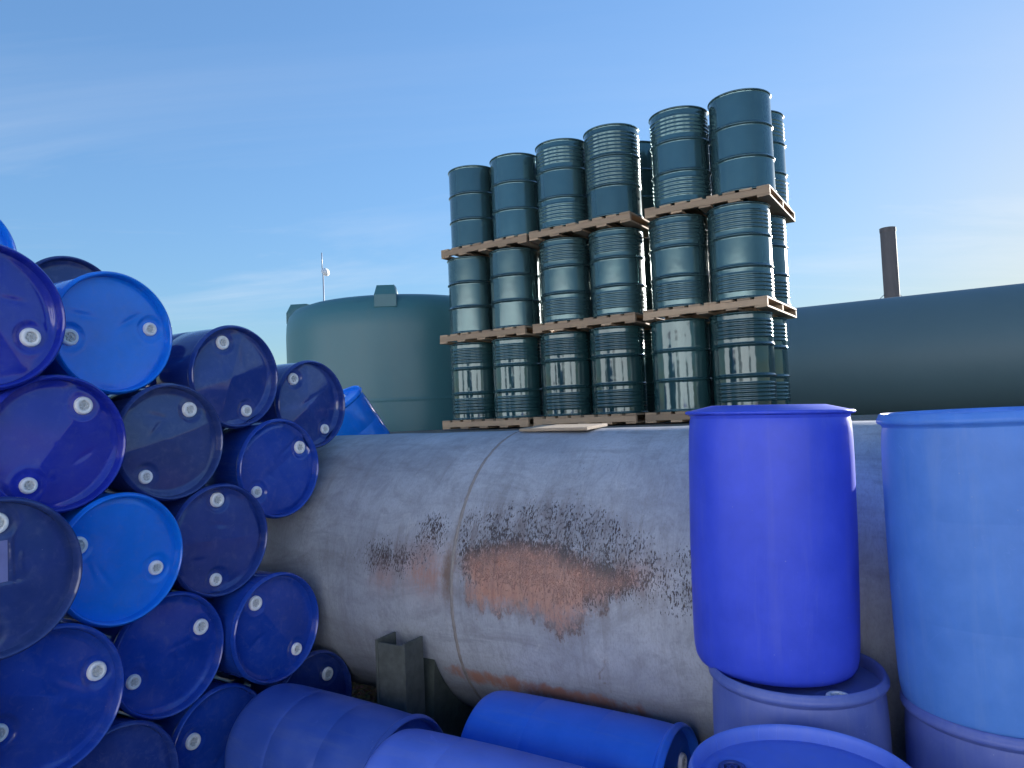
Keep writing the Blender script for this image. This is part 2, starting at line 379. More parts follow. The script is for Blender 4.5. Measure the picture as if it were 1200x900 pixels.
fl = np.maximum(fl, 0.535 * blob(2.68, 13, 0.44, 14)); fl = np.maximum(fl, 0.525 * blob(2.40, 23, 0.22, 18))
fl = np.maximum(fl, 0.50 * blob(1.0, 14, 0.36, 22)); fl = np.maximum(fl, 0.41 * blob(0.55, 10, 0.35, 26)); fl = np.maximum(fl, 0.40 * blob(1.6, 52, 0.5, 10))
weld = np.exp(-((UU - 2.235) / 0.030) ** 2) * (0.34 + 0.30 * blob(2.235, 10, 0.3, 14))
weld = np.maximum(weld, 0.80 * blob(2.262, 9, 0.055, 13))
weld = np.maximum(weld, 0.60 * np.exp(-((UU - 1.42 - 0.02 * np.sin(SA * 40)) / 0.008) ** 2) * (DEG < -10) * (DEG > -26))
weld = np.maximum(weld, 0.60 * np.exp(-((UU - 1.86 + 0.25 * (SA + 0.05)) / 0.008) ** 2) * (DEG < 10) * (DEG > -8))
weld = np.maximum(weld, 0.55 * np.exp(-((UU - 1.06 + 0.03 * np.sin(SA * 30)) / 0.008) ** 2) * (DEG < 12) * (DEG > 0))
band = 0.62 * np.exp(-np.abs((DEG + 30 - 2.4 * (UU - 1.8)) / 5.0) ** 3) * (1 / (1 + np.exp(-(UU - 1.15) * 9))) * (1 / (1 + np.exp((UU - 2.4) * 12)))
for nme, arr in (('primer', p1), ('flake', fl), ('weld', weld), ('band', band), ('scuff', scuff), ('blush', blush)):
    at = tme.attributes.new(nme, 'FLOAT', 'POINT'); at.data.foreach_set('value', np.clip(arr, -1, 1).astype(np.float32).ravel())
uvl = tme.uv_layers.new(name='UVMap'); li = np.empty(len(tme.loops), np.int32); tme.loops.foreach_get('vertex_index', li)
uvl.data.foreach_set('uv', np.stack([UU.ravel()[li], SA.ravel()[li]], 1).astype(np.float32).ravel())
tank = thing('storage_tank', 'long grey horizontal steel tank with flaking paint and salmon primer patch', 'tank', frame(FLAT, P(0, TV, TZ - TR)))
INV = tank.matrix_world.inverted()
def world_child(name, me, parent):
    o = obj(name, me, parent); o.matrix_local = parent.matrix_world.inverted(); return o
world_child('shell', tme, tank)
def ring_world(u, v0, z0, prof, n, a0=-PI, a1=PI):
    """profile of (du, radius) swept round the axis along U through (v0, z0)"""
    vs, fs = [], []; k = len(prof)
    for i in range(n + 1):
        a = a0 + (a1 - a0) * i / n
        for du, r in prof: vs.append(P(u + du + 0.002 * math.sin(9 * a) * (len(prof) > 2), v0 - r * math.cos(a), z0 + r * math.sin(a)))
    for i in range(n):
        for j in range(k - 1): fs.append((i * k + j, i * k + j + 1, (i + 1) * k + j + 1, (i + 1) * k + j))
    return vs, fs
M_WELD = simple('weld_bead_rusty', (0.235, 0.215, 0.205), 0.7, 0.6, 14, 0.0, 0.004)
random.seed(3)
prof = [(-0.011, TR - 0.004), (-0.008, TR + 0.002), (-0.003, TR + 0.0045), (0.003, TR + 0.0045), (0.008, TR + 0.002), (0.011, TR - 0.004)]
wv, wf = ring_world(2.235, TV, TZ, prof, 260)
for w in wv: w += Vector((random.uniform(-1, 1), random.uniform(-1, 1), random.uniform(-1, 1))) * 0.0016
world_child('weld_seam', mesh('weld_seam', wv, wf, M_WELD), tank)
def dome_end(u, sgn, v0, z0, R, depth):
    vs, fs = [], []; n = 64; K = 9
    for k in range(K):
        t_ = k / (K - 1) * PI / 2 * 0.985
        for i in range(n):
            a = 2 * PI * i / n; r = R * math.cos(t_)
            vs.append(P(u + sgn * depth * math.sin(t_), v0 - r * math.cos(a), z0 + r * math.sin(a)))
    for k in range(K - 1):
        for i in range(n): j = (i + 1) % n; fs.append((k * n + i, k * n + j, (k + 1) * n + j, (k + 1) * n + i))
    fs.append(tuple(range((K - 1) * n, K * n)))
    return vs, fs
M_TEND = simple('tank_end_grey', (0.40, 0.41, 0.42), 0.55, 0.25, 5)
for uu, s in ((4.59, 1), (-4.19, -1)):
    world_child('end_cap', mesh('end_cap', *dome_end(uu, s, TV, TZ, TR, 0.28), M_TEND), tank)

# saddles that carry it, with steel H posts
M_POST = simple('weathered_green_steel', (0.060, 0.072, 0.060), 0.75, 0.7, 16, 0.0, 0.003)
M_PST = simple('mossy_grey_steel', (0.070, 0.080, 0.074), 0.75, 0.8, 14, 0.0, 0.004)
def saddle(u, label):
    w = 0.16
    s = thing('tank_saddle', label, 'tank support', frame(FLAT, P(u, TV, 0)), 'saddles under the grey tank')
    inv = s.matrix_world.inverted()
    vs, fs = [], []; n = 24
    # plate with curved cut: from v=TV-0.8 to TV+0.8
    for side in (0, w):
        for i in range(n + 1):
            a = math.radians(-24 - 132 * i / n)
            R_ = TR + 0.004
            vs.append(P(u + side, TV - R_ * math.cos(a), TZ + R_ * math.sin(a)))
        for i in range(n + 1):
            vs.append(P(u + side, TV - 0.83 + 1.66 * i / n, 0.0))
    q = 2 * (n + 1)
    for i in range(n):
        fs.append((i, i + 1, n + 1 + i + 1, n + 1 + i)); fs.append((q + i, q + n + 1 + i, q + n + 1 + i + 1, q + i + 1))
        fs.append((i, q + i, q + i + 1, i + 1))
    fs.append((0, n + 1, q + n + 1, q)); fs.append((n, q + n, q + 2 * n + 1, 2 * n + 1))
    o = world_child('cradle_plate', mesh('cradle_plate', vs, fs, M_POST, False), s)
    # H post: flanges face the viewer, web between
    for du in (0.022, 0.206):
        obj('flange', mesh('flange', *box(0, 0, 0, 0.016, 0.150, 0.735, 0.002), M_PST, False), s, Matrix.Translation((-du, 0.918, 0.3675)))
    obj('web', mesh('web', *box(0, 0, 0, 0.167, 0.012, 0.722, 0.002), M_PST, False), s, Matrix.Translation((-0.114, 0.983, 0.361)))
    return s
saddle(2.415, 'weathered steel H post and cradle plate under the left part of the grey tank')
saddle(-2.6, 'second steel cradle of the grey tank, out beyond the standing blue barrels')

# a thin weathered plate left on the crown of the tank
pm_ = box(0, 0, 0, 0.47, 0.24, 0.018, 0.003)
pl = obj('flat_board', mesh('flat_board', *pm_, wood('board_wood', (0.40, 0.31, 0.22)), False))
pl.matrix_world = frame(FLAT, P(1.96, TV - 0.05, TZ + 0.84 * math.cos(math.radians(3.4)) + 0.013)) @ Matrix.Rotation(math.radians(-3.4), 4, 'X') @ Matrix.Rotation(math.radians(5), 4, 'Z')
tag(pl, 'thin weathered board lying on the crown of the grey tank below the drum stack', 'board')

# ------------------------------------------------------------------ blue plastic drums
H = 0.93
BODY = [(0.0, 0.030), (0.205, 0.030), (0.232, 0.022), (0.243, 0.004), (0.252, 0.0), (0.262, 0.004), (0.271, 0.020), (0.2765, 0.05), (0.2795, 0.10),
        (0.281, 0.18), (0.2822, 0.28), (0.2824, 0.300), (0.2806, 0.305), (0.2806, 0.309), (0.2826, 0.314), (0.2834, 0.42), (0.2834, 0.52),
        (0.2826, 0.608), (0.2808, 0.613), (0.2808, 0.617), (0.2824, 0.622), (0.2812, 0.74), (0.2785, 0.83), (0.2755, 0.868), (0.272, 0.886)]
RIM = [(0.272, 0.886), (0.2755, 0.894), (0.284, 0.897), (0.2875, 0.901), (0.2885, 0.907), (0.2875, 0.913), (0.2845, 0.917), (0.2825, 0.922), (0.280, 0.928),
       (0.2755, 0.9305), (0.271, 0.9285), (0.268, 0.922), (0.2655, 0.910), (0.264, 0.890)]
RIM_T = [(0.272, 0.886), (0.2755, 0.897), (0.284, 0.899), (0.2895, 0.902), (0.2905, 0.906), (0.289, 0.910), (0.282, 0.913), (0.272, 0.914), (0.264, 0.890)]
LR, LZ = 0.264, 0.890
body_me = {k: mesh('drum_body', *lathe(BODY, 96), PL[k], True, 50) for k in PL}
PLAIN = [q for q in BODY if not (0.299 < q[1] < 0.312 or 0.607 < q[1] < 0.620)]
body_me['ultra'] = mesh('drum_body', *lathe(PLAIN, 96), PL['ultra'], True, 50)
rim_me = {k: mesh('drum_rim', *lathe(RIM, 96), PL[k], True, 50) for k in PL}
rim_me['ultra'] = mesh('drum_rim', *lathe(RIM_T, 96), PL['ultra'], True, 50)
FAINT = [(q[0] + (0.0014 if 0.304 < q[1] < 0.310 or 0.612 < q[1] < 0.618 else 0), q[1]) for q in BODY]
body_me['sky'] = mesh('drum_body', *lathe(FAINT, 96), PL['sky'], True, 50)
def lid_mesh(bungs, kind, seed, mat, amp=1.0):
    rs = np.random.RandomState(seed); na = 132
    rad = np.concatenate([[0.0], np.linspace(0.012, 0.24, 34), np.linspace(0.247, LR, 5)])
    aa = np.arange(na) * 2 * PI / na
    R_, A_ = np.meshgrid(rad[1:], aa, indexing='ij'); X = R_ * np.cos(A_); Y = R_ * np.sin(A_)
    X = np.concatenate([[0], X.ravel()]); Y = np.concatenate([[0], Y.ravel()]); R = np.hypot(X, Y)
    if bungs: ax = math.atan2(bungs[0][1], bungs[0][0])
    else: ax = rs.uniform(0, PI)
    s = X * math.cos(ax) + Y * math.sin(ax); t_ = -X * math.sin(ax) + Y * math.cos(ax)
    soft = lambda q, e: np.sqrt(q * q + e * e) - e
    h = 0.004 * (1 - (R / LR) ** 2)
    if kind == 'ridge': h += -0.085 * soft(t_, 0.002) + 0.008
    elif kind == 'fold': h += -0.085 * soft(t_ * 0.8 + s * 0.6 - 0.02, 0.002) - 0.05 * soft(s, 0.003) + 0.012
    elif kind == 'cross': h += 0.07 * soft(t_, 0.002) - 0.075 * soft(s, 0.002)
    elif kind == 'dish': h += -0.010 * np.exp(-(R / 0.16) ** 2) + 0.02 * soft(t_ - 0.05, 0.02) - 0.002
    for _ in range(4):                                   # shallow buckles in the moulding
        k_ = rs.uniform(10, 28); d = rs.uniform(0, 2 * PI); ph = rs.uniform(0, 6)
        h += amp * 0.0011 * np.sin(k_ * (X * math.cos(d) + Y * math.sin(d)) + ph) * 14 / k_
    for _ in range(2):                                   # a crease or dent
        cx, cy = rs.uniform(-0.14, 0.14, 2); d = rs.uniform(0, PI)
        p_ = (X - cx) * math.cos(d) + (Y - cy) * math.sin(d); q_ = -(X - cx) * math.sin(d) + (Y - cy) * math.cos(d)
        h += amp * -0.0035 * np.exp(-(p_ / 0.05) ** 2 - (q_ / 0.012) ** 2)
    if kind == 'panel':                                  # raised label frame beside the upper bung
        d = np.maximum(np.abs(X + 0.02) - 0.070, np.abs(Y - 0.055) - 0.085)
        h += 0.0045 * np.exp(-(d / 0.006) ** 2) - 0.002 * (d < 0)
        h += 0.004 * np.exp(-((X - 0.085) / 0.003) ** 2) * (np.abs(Y - 0.03) < 0.05) * (np.sin(Y * 700) > 0)
    w = np.clip((LR - R) / 0.03, 0, 1); w = w * w * (3 - 2 * w)
    h *= w
    for bx, by in bungs:                                 # round pocket under each bung
        d = np.hypot(X - bx, Y - by); g = 1 / (1 + np.exp((d - 0.060) / 0.0035))
        lvl = h[np.argmin(d)]
        h = h * (1 - g) + (lvl - 0.006) * g
        h += 0.002 * np.exp(-((d - 0.068) / 0.006) ** 2) * w
    vs = np.stack([X, Y, LZ + h], 1); fs = [(0, 1 + i, 1 + (i + 1) % na) for i in range(na)]
    for k in range(len(rad) - 2):
        for i in range(na):
            j = (i + 1) % na; fs.append((1 + k * na + i, 1 + (k + 1) * na + i, 1 + (k + 1) * na + j, 1 + k * na + j))
    zs = [float(LZ + h[np.argmin(np.hypot(X - bx, Y - by))]) for bx, by in bungs]
    return mesh('drum_lid', vs.tolist(), fs, mat), zs
# bung: flanged white cap with a lobed grey key recess
bp = [(0.0, 0.004), (0.017, 0.004), (0.0205, 0.006), (0.022, 0.0135), (0.025, 0.0155), (0.033, 0.0150), (0.0362, 0.0125), (0.0385, 0.006), (0.0392, -0.002)]
bung_me = mesh('bung', *lathe(bp, 40), M_BUNG, True, 40)
bung_blue = mesh('bung_blue', *lathe(bp, 40), M_BUNGB, True, 40)
def socket():
    vs, fs = [], []; n = 48
    for z_, k_ in ((0.0045, 1.0), (0.0125, 1.0), (0.0125, 0.45), (0.007, 0.40)):
        for i in range(n):
            a = 2 * PI * i / n; r = (0.0150 + 0.0045 * math.cos(6 * a)) * k_
            vs.append((r * math.cos(a), r * math.sin(a), z_))
    for k in range(3):
        for i in range(n): j = (i + 1) % n; fs.append((k * n + i, k * n + j, (k + 1) * n + j, (k + 1) * n + i))
    fs.append(tuple(range(3 * n, 4 * n)))
    return vs, fs
sock_me = mesh('bung_socket', *socket(), M_SOCK, True, 40)
sock_b = mesh('bung_socket_blue', *socket(), M_BUNGB, True, 40)
small = Matrix.Diagonal((0.86, 0.86, 1, 1))
def drum(mw, colour, label, bungs=(), kind='fold', seed=1, group='blue drums piled on their sides', amp=1.0, blue_bungs=False):
    """mw: base centre, local z towards the lid"""
    d = thing('plastic_drum', label, 'drum', mw, group)
    obj('body', body_me[colour], d); obj('rim', rim_me[colour], d)
    me, zs = lid_mesh(list(bungs), kind, seed, PL[colour], amp); obj('lid', me, d)
    for i, ((bx, by), z_) in enumerate(zip(bungs, zs)):
        mm = Matrix.Translation((bx, by, z_)) @ Matrix.Rotation(seed * 1.7 + i, 4, 'Z')
        if i == 1: mm = mm @ small
        bo = obj('bung', bung_blue if blue_bungs else bung_me, d, mm)
        obj('key_recess', sock_b if blue_bungs else sock_me, bo)
    return d
# u, v, z of the lid centre; bungs as (across, up) from it
pile = [
 ((4.060, 1.490, 2.785), 'bright', 'dish', [], 'bright blue drum in the rear layer, cut off by the left edge'),
 ((3.089, 1.240, 2.338), 'violet', 'fold', [(0.165, -0.069), (-0.165, 0.069)], 'violet blue drum at the top left of the pile, left of the bright one'),
 ((3.291, 1.842, 2.337), 'bright', 'dish', [(-0.187, -0.030), (0.188, 0.035)], 'bright blue drum at the top of the pile, its two bungs level'),
 ((4.240, 2.130, 2.605), 'ink', 'fold', [], 'dark drum lying behind and above the bright blue one at the pile top'),
 ((3.367, 2.554, 2.153), 'navy', 'fold', [(-0.060, 0.189), (0.092, -0.190)], 'navy drum with long dark side showing, right of the topmost bright blue one'),
 ((3.513, 3.235, 1.998), 'navy', 'fold', [(-0.121, 0.165), (0.135, -0.164)], 'navy drum resting up against the grey tank, rightmost of the pile top'),
 ((3.250, 2.089, 1.816), 'ink', 'fold', [(0.119, 0.157), (-0.120, -0.160)], 'dark navy drum just below the topmost bright blue drum'),
 ((3.321, 2.802, 1.624), 'royal', 'cross', [(0.182, 0.110), (-0.139, -0.122)], 'royal blue drum with crossed lid folds against the shoulder of the grey tank'),
 ((3.148, 1.518, 1.837), 'violet', 'ridge', [(0.112, 0.158), (-0.105, -0.161)], 'violet blue drum at the left, right under the two topmost lids'),
 ((3.119, 1.760, 1.320), 'bright', 'dish', [(-0.171, 0.086), (0.170, -0.075)], 'bright blue drum in the middle of the pile'),
 ((3.227, 2.332, 1.298), 'navy', 'cross', [(0.011, 0.203), (-0.011, -0.203)], 'navy drum right of the middle bright blue one, bungs at top and bottom'),
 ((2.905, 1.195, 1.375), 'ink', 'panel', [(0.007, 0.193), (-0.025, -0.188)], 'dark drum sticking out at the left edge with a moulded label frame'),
 ((3.203, 2.027, 0.814), 'royal', 'ridge', [(0.173, 0.080), (-0.171, -0.073)], 'royal blue drum under the middle bright one, ridge between its bungs'),
 ((3.136, 2.598, 0.792), 'royal', 'ridge', [(-0.122, 0.156), (0.139, -0.158)], 'royal blue drum beside the tank, right above the lying dusty drum'),
 ((2.990, 1.400, 0.855), 'royal', 'fold', [(0.190, 0.052), (-0.165, -0.056)], 'royal blue drum at the lower left corner under the framed dark lid'),
 ((3.119, 1.716, 0.334), 'navy', 'dish', [], 'navy drum at the bottom edge of the pile with no bung showing'),
 ((3.208, 2.286, 0.288), 'royal', 'dish', [(-0.130, 0.063)], 'royal blue drum on the ground behind the dusty lying drum'),
 ((3.167, 2.867, 0.287), 'navy', 'dish', [(0.129, 0.120)], 'shaded navy drum on the ground deep between the pile and the tank foot'),
]
rnd = random.Random(11)
for i, ((u, v, z), colr, kind, bungs, label) in enumerate(pile):
    tilt = Matrix.Rotation(math.radians(rnd.uniform(-0.7, 0.7)), 4, 'X') @ Matrix.Rotation(math.radians(rnd.uniform(-0.7, 0.7)), 4, 'Y')
    mw = frame(YARD, P(u, v, z)) @ tilt @ Matrix.Translation((0, 0, -0.917))
    dd = drum(mw, colr, label, bungs, kind, 20 + i)
    if kind == 'panel':                                  # pale sheet coloured as a bright reflection inside the moulded frame
        obj('label', mesh('reflection_sheet', *box(0, 0, 0, 0.118, 0.148, 0.0012), simple('reflection_sheet', (0.20, 0.22, 0.46), 0.22, 0.25, 9), False), dd, Matrix.Translation((-0.02, 0.055, 0.8935)))
# drums out of frame that the lower left ones rest on
for (u, v, z), colr in (((3.0, 1.142, 0.340), 'navy'), ((2.9, 0.90, 0.880), 'royal')):
    drum(frame(YARD, P(u, v, z)) @ Matrix.Translation((0, 0, -0.917)), colr, 'blue drum under the left end of the pile, below the framed dark lid', [(0.15, 0.1), (-0.15, -0.1)], 'ridge', 77)

# drums lying on the ground along the foot of the tank
loose = 'blue drums lying loose on the ground'
def lying(u, v, z, turn, colr, label, bungs, kind, seed):
    mw = frame(YARD, P(u, v, z)) @ Matrix.Rotation(math.radians(turn), 4, 'Y') @ Matrix.Translation((0, 0, -0.917))
    return drum(mw, colr, label, bungs, kind, seed, loose)
lying(2.10, 2.40, 0.290, -2, 'dusty', 'dusty dark blue drum lying in front of the pile, lid turned to the right', [(0.02, 0.18), (-0.02, -0.18)], 'dish', 51)
lying(1.02, 2.790, 0.305, 0, 'mid', 'mid blue drum lying against the foot of the grey tank', [(0.15, 0.08), (-0.15, -0.08)], 'dish', 52)
lying(1.10, 2.235, 0.335, 1, 'lilac', 'pale lilac blue drum lying nearest at the bottom edge', [(0.1, 0.15), (-0.1, -0.15)], 'dish', 53)

# standing barrels on the right
stand = 'blue barrels standing in twos on the right'
def standing(x, y, z, colr, label, bungs, kind, seed, turn=0, tilt=0, tilt2=0, bb=False, hs=1.0):
    mw = Matrix.Translation((x, y, z)) @ Matrix.Rotation(math.radians(tilt), 4, 'Y') @ Matrix.Rotation(math.radians(tilt2), 4, 'X') @ Matrix.Rotation(math.radians(turn), 4, 'Z') @ Matrix.Diagonal((1, 1, hs, 1))
    return drum(mw, colr, label, bungs, kind, seed, stand, 1.0, bb)
standing(0.930, 2.480, 0.0, 'slate', 'greyish blue barrel standing on the ground underneath the ultramarine one', [(0.06, -0.19), (-0.06, 0.19)], 'dish', 61, hs=1.055)
standing(1.480, 2.235, 0.0, 'slate', 'greyish blue barrel at the right edge underneath the faded sky blue one', [(0.15, 0.1), (-0.15, -0.1)], 'dish', 62)
standing(0.705, 1.870, 0.0, 'lilac', 'lilac blue barrel at the bottom edge, seen from above its lid', [(-0.150, 0.110), (0.150, -0.110)], 'dish', 63, 0, 0, 0, True)
standing(1.475, 2.245, 0.900, 'sky', 'tall faded sky blue barrel at the right edge, set on another barrel', [(0.15, 0.1), (-0.15, -0.1)], 'dish', 64, 0, -0.6)
dv = standing(0.898, 2.585, 0.958, 'ultra', 'ultramarine blue barrel set off centre on a greyish barrel, cap plate raised', [(0.17, -0.06), (-0.17, 0.06)], 'dish', 65, 0, 1.6, hs=0.982)
# its raised cap plate
cp = [(0.272, 0.9135), (0.262, 0.9165), (0.240, 0.9215), (0.205, 0.9300), (0.196, 0.9320), (0.0, 0.9335)]
obj('cap_plate', mesh('cap_plate', *lathe(cp, 96), PL['ultra'], True, 50), dv)

# a barrel tipped over in the gap behind the tank
lc, bc = Vector((-1.72, 6.85, 2.07)), Vector((-1.33, 7.2, 1.31))
zz = (lc - bc).normalized(); xx = zz.orthogonal().normalized(); yy = zz.cross(xx)
tip = Matrix((xx, yy, zz)).transposed().to_4x4(); tip.translation = lc - zz * H
td = drum(tip, 'bright', 'bright blue drum tipped over behind the grey tank, next to the green tank', [(0.15, 0.1), (-0.15, -0.1)], 'dish', 70, 'blue drums lying loose on the ground')

# ------------------------------------------------------------------ green steel drums on pallets
SR, SH = 0.286, 0.880
def steel_profile(kind):
    p = [(SR - 0.004, 0.018)]
    zs = np.arange(0.022, 0.862, 0.004)
    for z in zs:
        r = SR - 0.006
        for hz in (0.30, 0.585): r += 0.0125 * math.exp(-((z - hz) / 0.010) ** 2)
        def corr(a, b): return 0.0045 * (0.5 - 0.5 * math.cos(2 * PI * (z - a) / 0.036)) if a <= z <= b else 0
        if kind in ('ribbed', 'top'): r += corr(0.640, 0.820)
        if kind in ('ribbed', 'low'): r += corr(0.066, 0.246)
        if kind == 'full': r += corr(0.318, 0.570) + corr(0.612, 0.828)
        p.append((r, float(z)))
    p.append((SR - 0.004, 0.864))
    return p
def chime(z0, s): return [(SR - 0.004, z0), (SR + 0.001, z0 + s * 0.003), (SR + 0.0045, z0 + s * 0.007), (SR + 0.0045, z0 + s * 0.013), (SR + 0.001, z0 + s * 0.017), (SR - 0.006, z0 + s * 0.017), (SR - 0.010, z0 + s * 0.012), (SR - 0.011, z0)]
KINDS = ('plain', 'ribbed', 'full', 'top')
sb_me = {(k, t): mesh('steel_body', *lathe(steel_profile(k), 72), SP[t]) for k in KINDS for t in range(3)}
ct_me = {t: mesh('steel_chime', *lathe(chime(0.864, 1), 72), SP[t], True, 60) for t in range(3)}
cb_me = {t: mesh('steel_chime', *lathe(chime(0.018, -1), 72), SP[t], True, 60) for t in range(3)}
lidp = [(SR - 0.010, 0.866), (0.262, 0.858), (0.10, 0.861), (0.0, 0.862)]
sl_me = {t: mesh('steel_lid', *lathe(lidp, 72), SP[t], True, 60) for t in range(3)}
botp = [(0.0, 0.012), (0.262, 0.012), (SR - 0.010, 0.020)]
sbo_me = {t: mesh('steel_bottom', *lathe(botp, 72), SP[t], True, 60) for t in range(3)}
plug_me = mesh('steel_plug', *lathe([(0.031, 0.0), (0.031, 0.007), (0.027, 0.010), (0.0, 0.010)], 24), SP[0], True, 40)
def steel_drum(mw, kind, tier, label, group='green steel drums stacked on pallets'):
    d = thing('steel_drum', label, 'drum', mw, group)
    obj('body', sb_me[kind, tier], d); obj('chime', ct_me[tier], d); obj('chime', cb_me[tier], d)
    l = obj('lid', sl_me[tier], d); obj('plug', plug_me, l, Matrix.Translation((0.19, 0, 0.859)))
    obj('bottom', sbo_me[tier], d)
    return d
PW, PH = 1.205, 0.102
str_me = mesh('stringer', *box(0, 0, 0, PW, 0.042, 0.061, 0.004), M_WOOD, False)
dk_me = mesh('deck_board', *[(x) for x in box(0, 0, 0, PW, 0.115, 0.021, 0.003)], M_WOOD, False)
def pallet(mw, label):
    p = thing('pallet', label, 'pallet', mw, 'wooden pallets between the green drums')
    for y in (-PW / 2 + 0.021, 0, PW / 2 - 0.021): obj('stringer', str_me, p, Matrix.Translation((0, y, 0.0205 + 0.0305)))
    rot = Matrix.Rotation(PI / 2, 4, 'Z')
    for i in range(8):
        x = -PW / 2 + 0.0575 + (PW - 0.115) * i / 7
        obj('deck_board', dk_me, p, Matrix.Translation((x, random.uniform(-.006, .006), 0.0205 + 0.061 + 0.0103)) @ rot)
    for x in (-PW / 2 + 0.0575, -0.28, 0.0, 0.28, PW / 2 - 0.0575):
        obj('bottom_board', dk_me, p, Matrix.Translation((x, random.uniform(-.006, .006), 0.0106)) @ rot)
    return p
ROWTURN = 1.4
SV, BASE, PITCHZ = 6.76, 1.716, 1.02
kinds = [['ribbed', 'ribbed', 'ribbed', 'ribbed', 'plain', 'ribbed'],
         ['plain', 'plain', 'ribbed', 'ribbed', 'ribbed', 'ribbed'],
         ['plain', 'plain', 'ribbed', 'full', 'ribbed', 'plain']]
tname = ['bottom tier', 'middle tier', 'top tier']
cname = ['far left', 'second from left', 'third from left', 'third from right', 'second from right', 'rightmost']
look = {'plain': 'smooth green steel drum', 'ribbed': 'green drum with ribbed bands', 'full': 'green drum ribbed all over'}
jit = random.Random(5)
for t in range(3):
    for c in range(3):
        uc = 4.52 - 1.272 * c + (0.03, 0.02, -0.05)[t] - (0.03, 0.04, 0.02)[t] * (c == 2)                  # pallet centre along the row
        off = {(2, 2): (-0.02, 0.02, -1.0), (1, 2): (-0.02, -0.01, 0.6), (2, 1): (0.02, -0.02, 0.5), (1, 1): (-0.02, 0.02, -0.4)}.get((t, c), (0, 0, 0))
        z0 = BASE + PITCHZ * t + 0.016
        mw = frame(FLAT, P(uc + off[0], SV + PW / 2 + off[1] - math.tan(math.radians(ROWTURN)) * (4.52 - uc), z0)) @ Matrix.Rotation(math.radians(off[2] + ROWTURN), 4, 'Z')
        pallet(mw, 'wooden pallet under the %s of green drums, %s of its row' % (tname[t], ('left', 'middle', 'right')[c]))
        for row in (0, 1):
            for k in (0, 1):
                col = 2 * c + k; x = -0.305 + 0.610 * k
                y = 0.305 - 0.610 * row                           # +y towards the viewer
                kd = kinds[t][col] if row == 0 else jit.choice(['plain', 'ribbed'])
                g = Matrix.Translation((x + jit.uniform(-.004, .004), y + jit.uniform(-.008, .008), PH + 0.0005)) @ Matrix.Rotation(jit.uniform(0, 6), 4, 'Z')
                if row == 0: lab = '%s, %s in front row, %s' % (look[kd], cname[col], tname[t])
                elif col == 5: lab = 'green steel drum at the right end of the back row, %s' % tname[t]
                else: lab = 'dark green steel drum hidden in the back row of the pallet stack'
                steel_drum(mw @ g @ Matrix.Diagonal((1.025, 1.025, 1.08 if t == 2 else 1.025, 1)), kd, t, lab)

# ------------------------------------------------------------------ big green plastic tank
def poly_mat():
    mt, t, b = new_mat('green_polyethylene'); co = coords(t)
    n1 = noise(t, co, 1.3, 6, 0.6); n2 = noise(t, mapping(t, co, (1, 1, 0.3)), 7, 5, 0.7)
    c = mix(t, n1, (0.034, 0.122, 0.145), (0.048, 0.158, 0.176))
    c = mix(t, ramp(t, n2, [(0.5, 0.0), (0.8, 0.3)]), c, (0.07, 0.14, 0.14))
    lk(t, c, b.inputs['Base Color']); b.inputs['Roughness'].default_value = 0.42
    bump(t, b, n1, 0.02, 0.4); return mt
M_POLY = poly_mat()
gt = thing('water_tank', 'big round dark green plastic tank with moulded lugs behind the blue drums', 'tank', frame(FLAT, P(7.2, 8.47, 1.53)))
GR = 1.70
gp = [(GR - 0.02, 0.0), (GR, 0.05), (GR, 0.06), (GR, 0.57), (GR, 0.58), (GR + 0.006, 0.595), (GR + 0.006, 0.61), (GR, 0.625), (GR, 0.635), (GR, 1.60), (GR, 1.62), (GR - 0.010, 1.78), (GR - 0.045, 1.905), (GR - 0.12, 1.990), (GR - 0.26, 2.040), (GR - 0.6, 2.068), (GR - 1.0, 2.085), (0.32, 2.10)]
obj('wall', mesh('green_wall', *lathe(gp, 120), M_POLY), gt)
mp = [(0.32, 2.08), (0.32, 2.135), (0.34, 2.14), (0.34, 2.165), (0.30, 2.18), (0.0, 2.19)]
obj('manway_lid', mesh('manway_lid', *lathe(mp, 48), M_POLY, True, 40), gt)
def lug():
    """moulded lifting lug: a wedge rising off the shoulder"""
    r1, r2 = GR - 0.62, GR + 0.004
    w0, w1 = 0.145, 0.115
    sec = [(r2 - 0.02, 1.84, w0), (r2 - 0.02, 2.00, w0), (GR - 0.08, 2.135, w1), (GR - 0.30, 2.145, w1), (r1, 2.07, w1)]
    vs = []
    for r, z, w in sec: vs += [(r, -w, z), (r, w, z)]
    for r, z, w in [(r1, 1.9, w1), (GR - 0.3, 1.7, w0)]: vs += [(r, -w, z), (r, w, z)]
    k = len(vs) // 2
    fs = [(2 * i, 2 * i + 1, (2 * i + 3) % (2 * k), (2 * i + 2) % (2 * k)) for i in range(k)]
    fs += [tuple(2 * i + 1 for i in reversed(range(k))), tuple(2 * i for i in range(k))]
    return vs, fs
lug_me = mesh('lug', *lug(), M_POLY, False)
for a in (56, 139, 236, 319): obj('lug', lug_me, gt, Matrix.Rotation(math.radians(a), 4, 'Z'))

